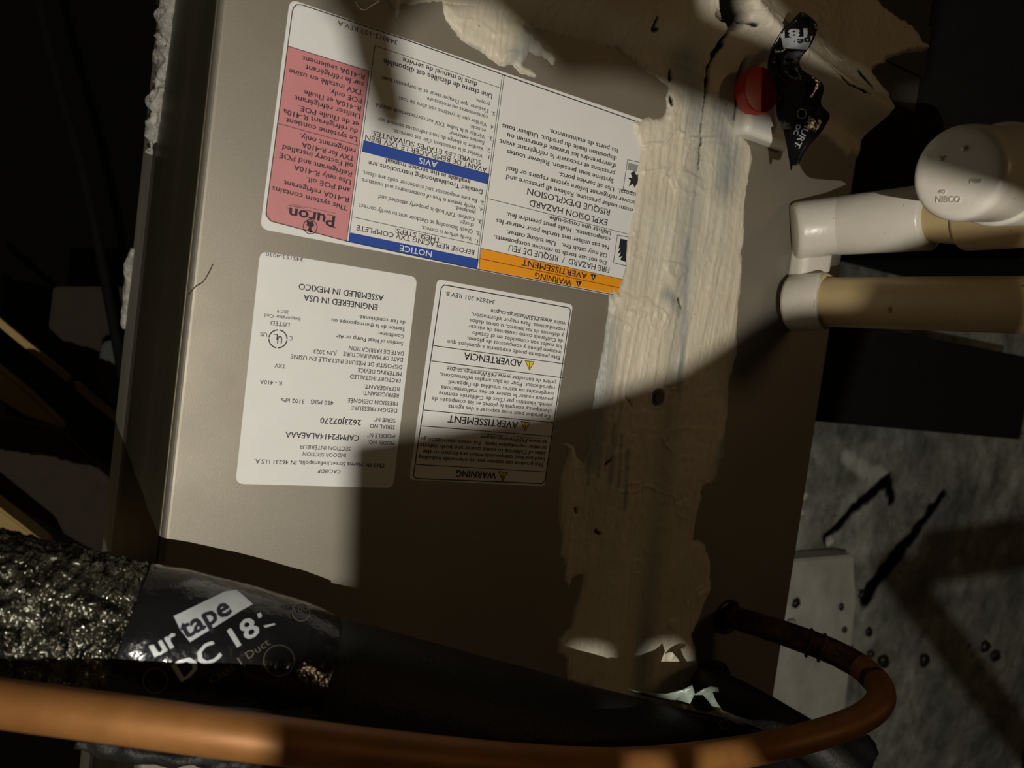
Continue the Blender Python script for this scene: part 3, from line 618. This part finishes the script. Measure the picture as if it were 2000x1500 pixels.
e0 = c0+(c1-c0)*.95; e1 = c0+unit(c1-c0)*.105
lathe('pipe', e0, C(1900, 430, .470), [(0, .0148), (.02, .0148), (float(np.linalg.norm(C(1900, 430, .470)-e0)), .0148)], 'pvcy', ud)
q0, q1 = C(1882, 431, .476), C(2080, 412, .430); L = float(np.linalg.norm(q1-q0))
lathe('elbow', q0, q1, [(0, .0150), (.001, .0172), (.003, .0182), (L, .0185)], 'pvcy', ud)
ld_ = empty('drain_pipe', lw1, 'lower yellowed pvc drain pipe running right from the white collar', 'pipe')
s0, s1 = C(1605, 590, .538), C(2120, 597, .432); s1 = s0+(s1-s0)*1.5; L = float(np.linalg.norm(s1-s0))
lathe('pipe', s0, s1, [(0, .0160), (.004, .0166), (L, .0166)], 'pvcy', ld_)
# glue beads
def bead(p, ax, r, t, parent, mat, name='glue_bead'):
    u = unit(np.cross(ax, [.1, .2, 1.])); v = np.cross(ax, u)
    pth = [np.array(p)+(u*math.cos(t_)+v*math.sin(t_))*(r+.0006*math.sin(5*t_))+ax*.0006*math.sin(3*t_) for t_ in np.linspace(0, 2*math.pi*.97, 60)]
    return tube(name, pth, t, mat, parent, 10, .0004, 400)
bead(lw1, unit(s1-s0), .0178, .0010, dr, 'pvcy')
# capped tee closest to the camera
cp = empty('capped_tee', C(1885, 335, .34), 'large round white pvc cap at the right edge, in front of the drain pipes', 'pipe cap')
f0, f1 = C(1868, 338, .335), C(2190, 352, .425)
ax = unit(f1-f0); R_ = .0201
lathe('cap', f0, f1, [(0, R_*.70), (.0002, R_*.84), (.0010, R_*.93), (.0028, R_*.985), (.006, R_), (.034, R_*1.03), (.0345, R_*1.01)], 'pvc', cp, 72)
lathe('tee', f0+ax*.033, f1, [(0, R_*1.0), (.001, R_*1.10), (.003, R_*1.13), (.09, R_*1.13)], 'pvc', cp, 72)
# moulded marks on the cap face
def cap_marks():
    u = unit(np.cross(ax, np.cross([0, 0, 1.], ax))); u = unit(np.cross([0, 0, 1.], ax)); v = unit(np.cross(ax, u))
    camd = unit(CAM-f0); vs = []; fs = []
    right = unit(np.array(C(1969, 338, .335))-np.array(C(1869, 338, .335))); right = unit(right-right.dot(ax)*ax); upv = np.cross(ax, right)
    if (C(1868, 238, .335)-f0).dot(upv) < 0: upv = -upv
    def put(t, cx, cy, h, w_):
        v_, f_ = glyphs(t, .004); x0, x1 = v_[:, 0].min(), v_[:, 0].max(); n = len(vs)
        for x, y, l in v_: vs.append(f0-ax*.00025+right*(cx+((x-x0)/(x1-x0)-.5)*w_)+upv*(cy+(y/CAP-.5)*h))
        fs.extend([[i+n for i in q] for q in f_])
    put('V', -.0068, .0062, .0022, .0022); put('NIBCO', -.002, -.0108, .0026, .0105); put('40', -.005, -.0076, .0018, .003); put('F480', .0085, -.0035, .0018, .0045)
    o = mesh('moulded_marks', vs, fs, 'pvc', cp, False); s = o.modifiers.new('s', 'SOLIDIFY'); s.thickness = .0005; s.offset = 0; o['kind'] = 'stuff'
    bm = bmesh.new(); bmesh.ops.create_uvsphere(bm, u_segments=16, v_segments=10, radius=.0011)
    me = bpy.data.meshes.new('nub'); bm.to_mesh(me); bm.free(); o = link('nub', me, 'pvc', None); o.location = Vector(f0+right*.0022+upv*.0098-ax*.0004); adopt(o, cp)
cap_marks()
# upper drain port with red plug
pt = empty('drain_plug', P(1465, 190), 'red plug in a white drain port, between the mastic and the hanging black tape', 'plug')
box('port', (P(1438, 190)[0], -.0130, .1735), (P(1545, 190)[0], .002, .2105), 'white', pt, .0045, 4)
rp = P(1462, 182, -.013)
lathe('red_plug', P(1470, 182, -.010), P(1470, 182, -.010)+np.array([-.10, -1, .02])*.02, [(0, .0142), (.007, .0144), (.0085, .0135), (.0090, .010)], 'red', pt)

# ================================================================== BLACK TAPE HANGING OVER THE JOINT
def ribbon(name, rows, depth, mat, parent=None, cols=8, thick=.0004):
    vs = []; fs = []; n = len(rows)
    for i, (y, l, r) in enumerate(rows):
        for j in range(cols):
            t = j/(cols-1); x = l+(r-l)*t; vs.append(C(x, y+math.sin(t*math.pi)*2, depth(t, y)))
    for i in range(n-1):
        for j in range(cols-1): a_ = i*cols+j; fs.append([a_, a_+1, a_+cols+1, a_+cols])
    o = mesh(name, vs, fs, mat, parent, True, True); s = o.modifiers.new('s', 'SOLIDIFY'); s.thickness = thick; s.offset = 0
    s2 = o.modifiers.new('b', 'SUBSURF'); s2.levels = 1; s2.render_levels = 1; return o
hang = empty('hanging_tape', C(1560, 180, .485), 'twisted strip of glossy black duct tape hanging over the mastic at upper right', 'tape')
rows = [(22, 1564, 1567), (34, 1552, 1585), (46, 1540, 1599), (62, 1524, 1596), (80, 1516, 1589), (98, 1506, 1579), (112, 1500, 1562), (130, 1498, 1560), (142, 1500, 1572), (154, 1506, 1600), (168, 1515, 1612), (182, 1517, 1609), (198, 1516, 1602), (210, 1515, 1606), (222, 1515, 1625), (235, 1518, 1619), (248, 1524, 1611), (260, 1530, 1604), (275, 1535, 1589), (290, 1537, 1577), (305, 1539, 1567), (322, 1543, 1561)]
def hdep(t, y):
    return .490+.004*math.sin(y/24.)*(t-.5)*2-.0035*math.cos((t-.4)*5+y/40.)+(.003 if y < 100 else 0)
bodyt = ribbon('tape_strip', rows, hdep, 'tape', hang, 12)
ribbon('tape_fold', [(250, 1528, 1545), (280, 1536, 1548), (310, 1541, 1549), (333, 1544, 1547)], lambda t, y: .482+.004*t, 'tape', hang, 4)

# ================================================================== REFRIGERANT LINES
def pipe_path(pts, od, per=8): return catmull([C(x, y, F*od/w_) for x, y, w_ in pts], per)
cu = pipe_path([(-260, 1332, 93), (0, 1373, 92), (250, 1407, 92), (500, 1441, 90), (750, 1470, 84), (1000, 1492, 77), (1200, 1497, 69), (1350, 1484, 63), (1500, 1459, 58), (1620, 1428, 56), (1690, 1398, 55), (1720, 1366, 54), (1713, 1333, 52), (1680, 1302, 50)], .0159, 10)
ct_ = pipe_path([(1713, 1333, 52), (1680, 1302, 50), (1620, 1270, 49), (1540, 1240, 48), (1480, 1220, 46), (1432, 1206, 44.2)], .0159, 10)
lq = empty('copper_line', C(900, 1480, .3), 'bare copper refrigerant tube sweeping across the foreground and looping back into the cabinet', 'copper tube')
tube('copper_tube', cu, .00795, 'copper', lq, 40)
o = tube('tarnished_end', np.vstack([ct_, P(1418, 1204, .004)]), .0080, 'tarn', lq, 32, .0003, 200); o['label'] = 'dark tarnished return end of the tube'
jn = unit(ct_[30]-ct_[24])
for q in (22, 25): bead(ct_[q], unit(ct_[q+1]-ct_[q-1]), .0082, .0011, lq, 'tarn', 'solder_ring')
ins = empty('insulated_line', C(700, 1350, .4), 'thick black insulated line crossing below the labels, silvery crinkled at its left end', 'insulated pipe')
body = catmull([C(-260, 1165, .295), C(-60, 1188, .305), C(150, 1225, .318), C(330, 1262, .330), C(520, 1304, .347), C(660, 1338, .358), C(900, 1395, .385), C(1120, 1442, .420), C(1290, 1474, .452), C(1450, 1510, .48), C(1600, 1580, .50)], 16)
nb = len(body); i1 = 16*2+14; i2 = 16*5-1
tube('crinkled_wrap', catmull(body[:i1+3:3], 12), [.0312, .0308, .0302, .0298, .0290], 'crinkle', ins, 200, .0020, 330)
tw = tube('tape_wrap', catmull(body[i1-6:i2:4], 12), [.0304, .0316, .0318, .0316, .0310, .0288], 'tape', ins, 96, .0010, 45)
fm = tube('foam_sleeve', body[i2-8:16*8+4], [.0275, .0285, .0285, .0280, .0275, .0270], 'foam', ins, 64, .0006, 30)
tw2 = tube('tape_wrap', catmull(body[16*8-2::4], 10), [.0262, .0268, .0266, .0262, .026], 'tape', ins, 64, .0022, 60)
suc = tube('suction_stub', catmull([P(1388, 1340, .01), P(1388, 1340, -.018), C(1452, 1372, .505), C(1520, 1410, .495), C(1600, 1462, .485), C(1680, 1540, .48)], 10), .0118, 'foam', ins, 32, .0003, 40)
tag(lumpy('torn_wrap', [(1130, 1530), (1300, 1522), (1480, 1505), (1600, 1480), (1690, 1468)], (.47, .56), [.012, .015, .017, .018, .012], 'tape', 'torn glossy black wrap under the copper tube at bottom right', 'wrap', .007, 90))
tag(lumpy('torn_wrap', [(150, 1450), (260, 1470), (400, 1484), (500, 1494), (600, 1500)], (.335, .355), [.003, .004, .004, .004, .002], 'foam', 'ragged dark wrap edge under the copper tube at bottom left', 'wrap', .004, 120))
# torn translucent film at the tape end
tag(sheet('torn_film', [(1226, 1344), (1240, 1348), (1268, 1352), (1300, 1355), (1335, 1347), (1352, 1338), (1356, 1352), (1345, 1378), (1322, 1370), (1290, 1364), (1250, 1356)], [.452]*6+[.455]*5, 'film', None, .0004, .003, 120), 'pale greenish torn film on the black line below the mastic', 'film')
tag(sheet('torn_film', [(1354, 1356), (1372, 1344), (1388, 1340), (1402, 1342), (1404, 1350), (1392, 1352), (1398, 1368), (1412, 1388), (1440, 1400), (1480, 1412), (1530, 1432), (1480, 1420), (1430, 1408), (1402, 1396), (1384, 1370), (1372, 1356)], .456, 'film', None, .0004, .002, 120), 'thin curled pale film beside the SH lettering at the cabinet base', 'film')

# print on the tape, laid onto the curved wraps
def conform(name, target, items, mat, parent, off=.0006):
    dg = bpy.context.evaluated_depsgraph_get(); dg.update(); bv = BVHTree.FromObject(target, dg); mw = target.matrix_world
    bm = bmesh.new()
    for it in items:
        if it[0] == 't':
            _, t, sx, sy, ex, ey, h, b = it; v, f = glyphs(t, b); x0, x1 = v[:, 0].min(), v[:, 0].max(); e = np.array([ex-sx, ey-sy], float); L = np.linalg.norm(e); d = e/L; up = np.array([d[1], -d[0]])
            q = [np.array([*(np.array([sx, sy])+d*((x-x0)/(x1-x0)*L)+up*(y/CAP*h)), l]) for x, y, l in v]
        elif it[0] == 'p': q = [np.array(p, float) for p in it[1]]; f = [list(range(len(q)))]
        else:
            _, cx, cy, r, wd = it; q = []; f = []; n = 32
            for i in range(n):
                a_ = 2*math.pi*i/n; q += [np.array([cx+math.cos(a_)*(r-wd/2), cy+math.sin(a_)*(r-wd/2)]), np.array([cx+math.cos(a_)*(r+wd/2), cy+math.sin(a_)*(r+wd/2)])]
            f = [[2*i, 2*i+1, (2*i+3) % (2*n), (2*i+2) % (2*n)] for i in range(n)]
        vs = [bm.verts.new((p[0], p[1], p[2] if len(p) > 2 else 0)) for p in q]
        for x in f:
            try: bm.faces.new([vs[i] for i in x])
            except ValueError: pass
    bmesh.ops.triangulate(bm, faces=bm.faces[:])
    for _ in range(3):
        e = [e for e in bm.edges if e.calc_length() > 9]
        if not e: break
        bmesh.ops.subdivide_edges(bm, edges=e, cuts=1); bmesh.ops.triangulate(bm, faces=bm.faces[:])
    bad = []
    for v in bm.verts:
        r = ray(v.co.x, v.co.y); r = r/np.linalg.norm(r); hit, nn, _, _ = bv.ray_cast(Vector(CAM), Vector(r))
        if hit is None: bad.append(v); continue
        v.co = hit-Vector(r)*(off+.00012*v.co.z)
    bmesh.ops.delete(bm, geom=bad, context='VERTS')
    me = bpy.data.meshes.new(name); bm.to_mesh(me); bm.free(); o = link(name, me, mat, None, False)
    o.parent = parent; o.location = (0, 0, 0); o['kind'] = 'stuff'; return o
bpy.context.view_layer.update()
conform('lettering', tw, [('p', [(339, 1203), (355, 1196), (400, 1174), (440, 1155), (462, 1152), (478, 1165), (494, 1180), (470, 1193), (430, 1218), (371, 1254), (352, 1230)]), ('t', 'ur', 305, 1284, 353, 1256, 36, .012), ('p', [(290, 1262), (296, 1259), (308, 1281), (302, 1284)]),
    ('t', 'DC 18', 354, 1333, 511, 1235, 38, .012), ('p', [(502, 1199), (509, 1196), (512, 1204), (505, 1208)]), ('p', [(514, 1222), (536, 1217), (538, 1220), (518, 1226)])], 'tapeprint', tw)
conform('black_lettering', tw, [('t', 'tape', 362, 1250, 455, 1197, 38, .012)], 'ink', tw, .0011)['label'] = 'black word tape on the silver block'
conform('faint_lettering', tw, [('t', 'Class 1 Duct', 414, 1337, 529, 1258, 15, 0), ('r', 303, 1329, 24, 3), ('r', 588, 1196, 17, 2), ('r', 545, 1290, 30, 1.5), ('t', '100', 575, 1197, 602, 1193, 9, 0)], 'tapedim', tw)
conform('lettering', tw2, [('t', 'DC', 1330, 1452, 1357, 1434, 24, .02), ('t', 'SH', 1394, 1396, 1409, 1380, 20, 0), ('r', 1296, 1446, 13, 2), ('r', 1414, 1415, 9, 1.6), ('t', 'III', 1283, 1416, 1296, 1402, 14, 0), ('t', '1', 1356, 1405, 1362, 1400, 10, 0)], 'tapedim', tw2)
conform('lettering', bodyt, [('t', '181', 1577, 55, 1524, 58, 16, .02), ('t', '3', 1599, 42, 1588, 46, 12, .02), ('p', [(1526, 75), (1588, 70), (1577, 97), (1530, 94)]), ('r', 1566, 222, 9, 1.8), ('t', 'SHURT', 1581, 226, 1550, 285, 12, .01), ('t', 'DC', 1556, 242, 1549, 262, 9, .02)], 'tapeprint', bodyt, .0012)
conform('black_lettering', bodyt, [('t', 'pe', 1582, 72, 1556, 76, 14, .02), ('t', '.', 1553, 80, 1551, 80, 14, .02)], 'ink', bodyt, .0018)

# ================================================================== DEBRIS ON THE CONCRETE
def chip(px, py, Y, r, mat, label, g=None):
    c = P(px, py, Y); bm = bmesh.new(); bmesh.ops.create_icosphere(bm, subdivisions=2, radius=r)
    for v in bm.verts:
        q = v.co*300; v.co = v.co*(1+.5*float(vnoise(np.array([q.x+px]), np.array([q.y]), np.array([q.z]), 3, 2)[0])); v.co.y *= .5
    me = bpy.data.meshes.new('chip'); bm.to_mesh(me); bm.free(); o = link('debris_chip', me, mat, None); o.location = Vector(c); return tag(o, label, 'chip', g)
chip(1683, 822, .283, .0038, 'crumb', 'small yellowish flake on the painted shade band right of the cabinet'); chip(1801, 815, .283, .0045, 'crumb', 'small white crumb on the painted shade band below the lower drain pipe')
chip(1572, 968, .288, .006, 'crumb', 'pale crumb of mastic on the concrete, upper of two beside the cabinet edge'); chip(1566, 1000, .288, .005, 'crumb', 'pale crumb of mastic on the concrete, lower of two beside the cabinet edge')
chip(1546, 1223, .255, .008, 'crumb', 'pale lump on the cement board just above the copper joint'); chip(1621, 1056, .288, .008, 'crumb', 'white lump of mortar on the concrete above the cement board')
DC_ = 'black specks scattered over the cement board and the concrete'
for x, y, Y, r, w_ in ((1556, 1178, .257, .006, 'elongated black speck left on the cement board'), (1644, 1186, .257, .0045, 'black speck near the top right corner of the cement board'), (1651, 1230, .257, .004, 'black speck on the right edge of the cement board'), (1698, 1235, .292, .007, 'black speck on the concrete beside the cement board'),
                    (1702, 1278, .292, .006, 'black speck on the concrete, above the copper bend'), (1727, 1293, .292, .010, 'largest black blot on the concrete right of the copper bend'), (1806, 1291, .292, .010, 'black blot far right of the copper bend'), (1662, 1265, .292, .004, 'tiny black speck close above the copper bend'),
                    (1684, 1160, .292, .006, 'black crumb at the lower end of the long black slot'), (1925, 1262, .292, .010, 'black blot on the green stained concrete at right'), (1945, 1281, .292, .010, 'lower black blot on the green stained concrete at right')):
    chip(x, y, Y, r, 'hole', w_, DC_)

# ================================================================== THE HAND LAMP (behind the lens, with unseen plates and wires added to block its light)
lamp = empty('work_lamp', LIGHT+np.array([0, -.03, 0]), 'small unseen hand lamp with added light-blocking plates, lighting the cabinet from behind the lens', 'lamp')
TG = .10
def between(x, y, t): s_ = P(x, y); return LIGHT+(s_-LIGHT)*t
def blocker(pts, r=.0003):  # plate added out of view, cut to shape the shadows on the cabinet
    q = rounded([between(x, y, TG) for x, y in pts], r, 4) if r else [between(x, y, TG) for x, y in pts]
    slab('blocker_plate', q, (0, -.0009, 0), 'dark', lamp)
def rod(a, b, r):  # wire added out of view to cast a shadow band
    tube('blocker_wire', np.linspace(between(*a, TG), between(*b, TG), 12), r, 'dark', lamp, 16)
lathe('housing', LIGHT+np.array([0, -.006, 0]), LIGHT+np.array([0, -.08, 0]), [(0, .016), (.002, .019), (.020, .020), (.024, .014), (.09, .013), (.092, .010)], 'dark', lamp)
blocker([(674, 1150), (681, 860), (1090, 798), (1330, 722), (1540, 590), (1610, 570), (1640, 500), (1700, 430), (1800, 380), (1800, 700), (1720, 960), (1650, 1050), (1640, 1300), (1600, 1330), (1370, 1340), (1346, 1310), (1335, 1276), (1312, 1256), (1262, 1258), (1242, 1280), (1235, 1340), (1195, 1340), (1186, 1272), (1150, 1264), (1105, 1262), (1090, 1460), (480, 1460), (500, 1160)], .0002)
blocker([(640, -60), (760, -60), (775, 120), (795, 250), (762, 268), (730, 240), (688, 130)], 0)
blocker([(625, -160), (1330, -160), (1350, 30), (1300, 70), (1246, 100), (1236, 150), (1100, 150), (1040, 90), (960, 20), (850, -12), (800, 50), (690, 45), (640, 20)])
blocker([(1455, -160), (1480, -10), (1560, 72), (1640, 130), (1740, 180), (1850, 160), (1900, -160)])
rod((1180, 40), (1760, 266), .0025)
rod((1900, 1230), (2300, 1800), .0021)
rod((1985, 1215), (2350, 1130), .0032)
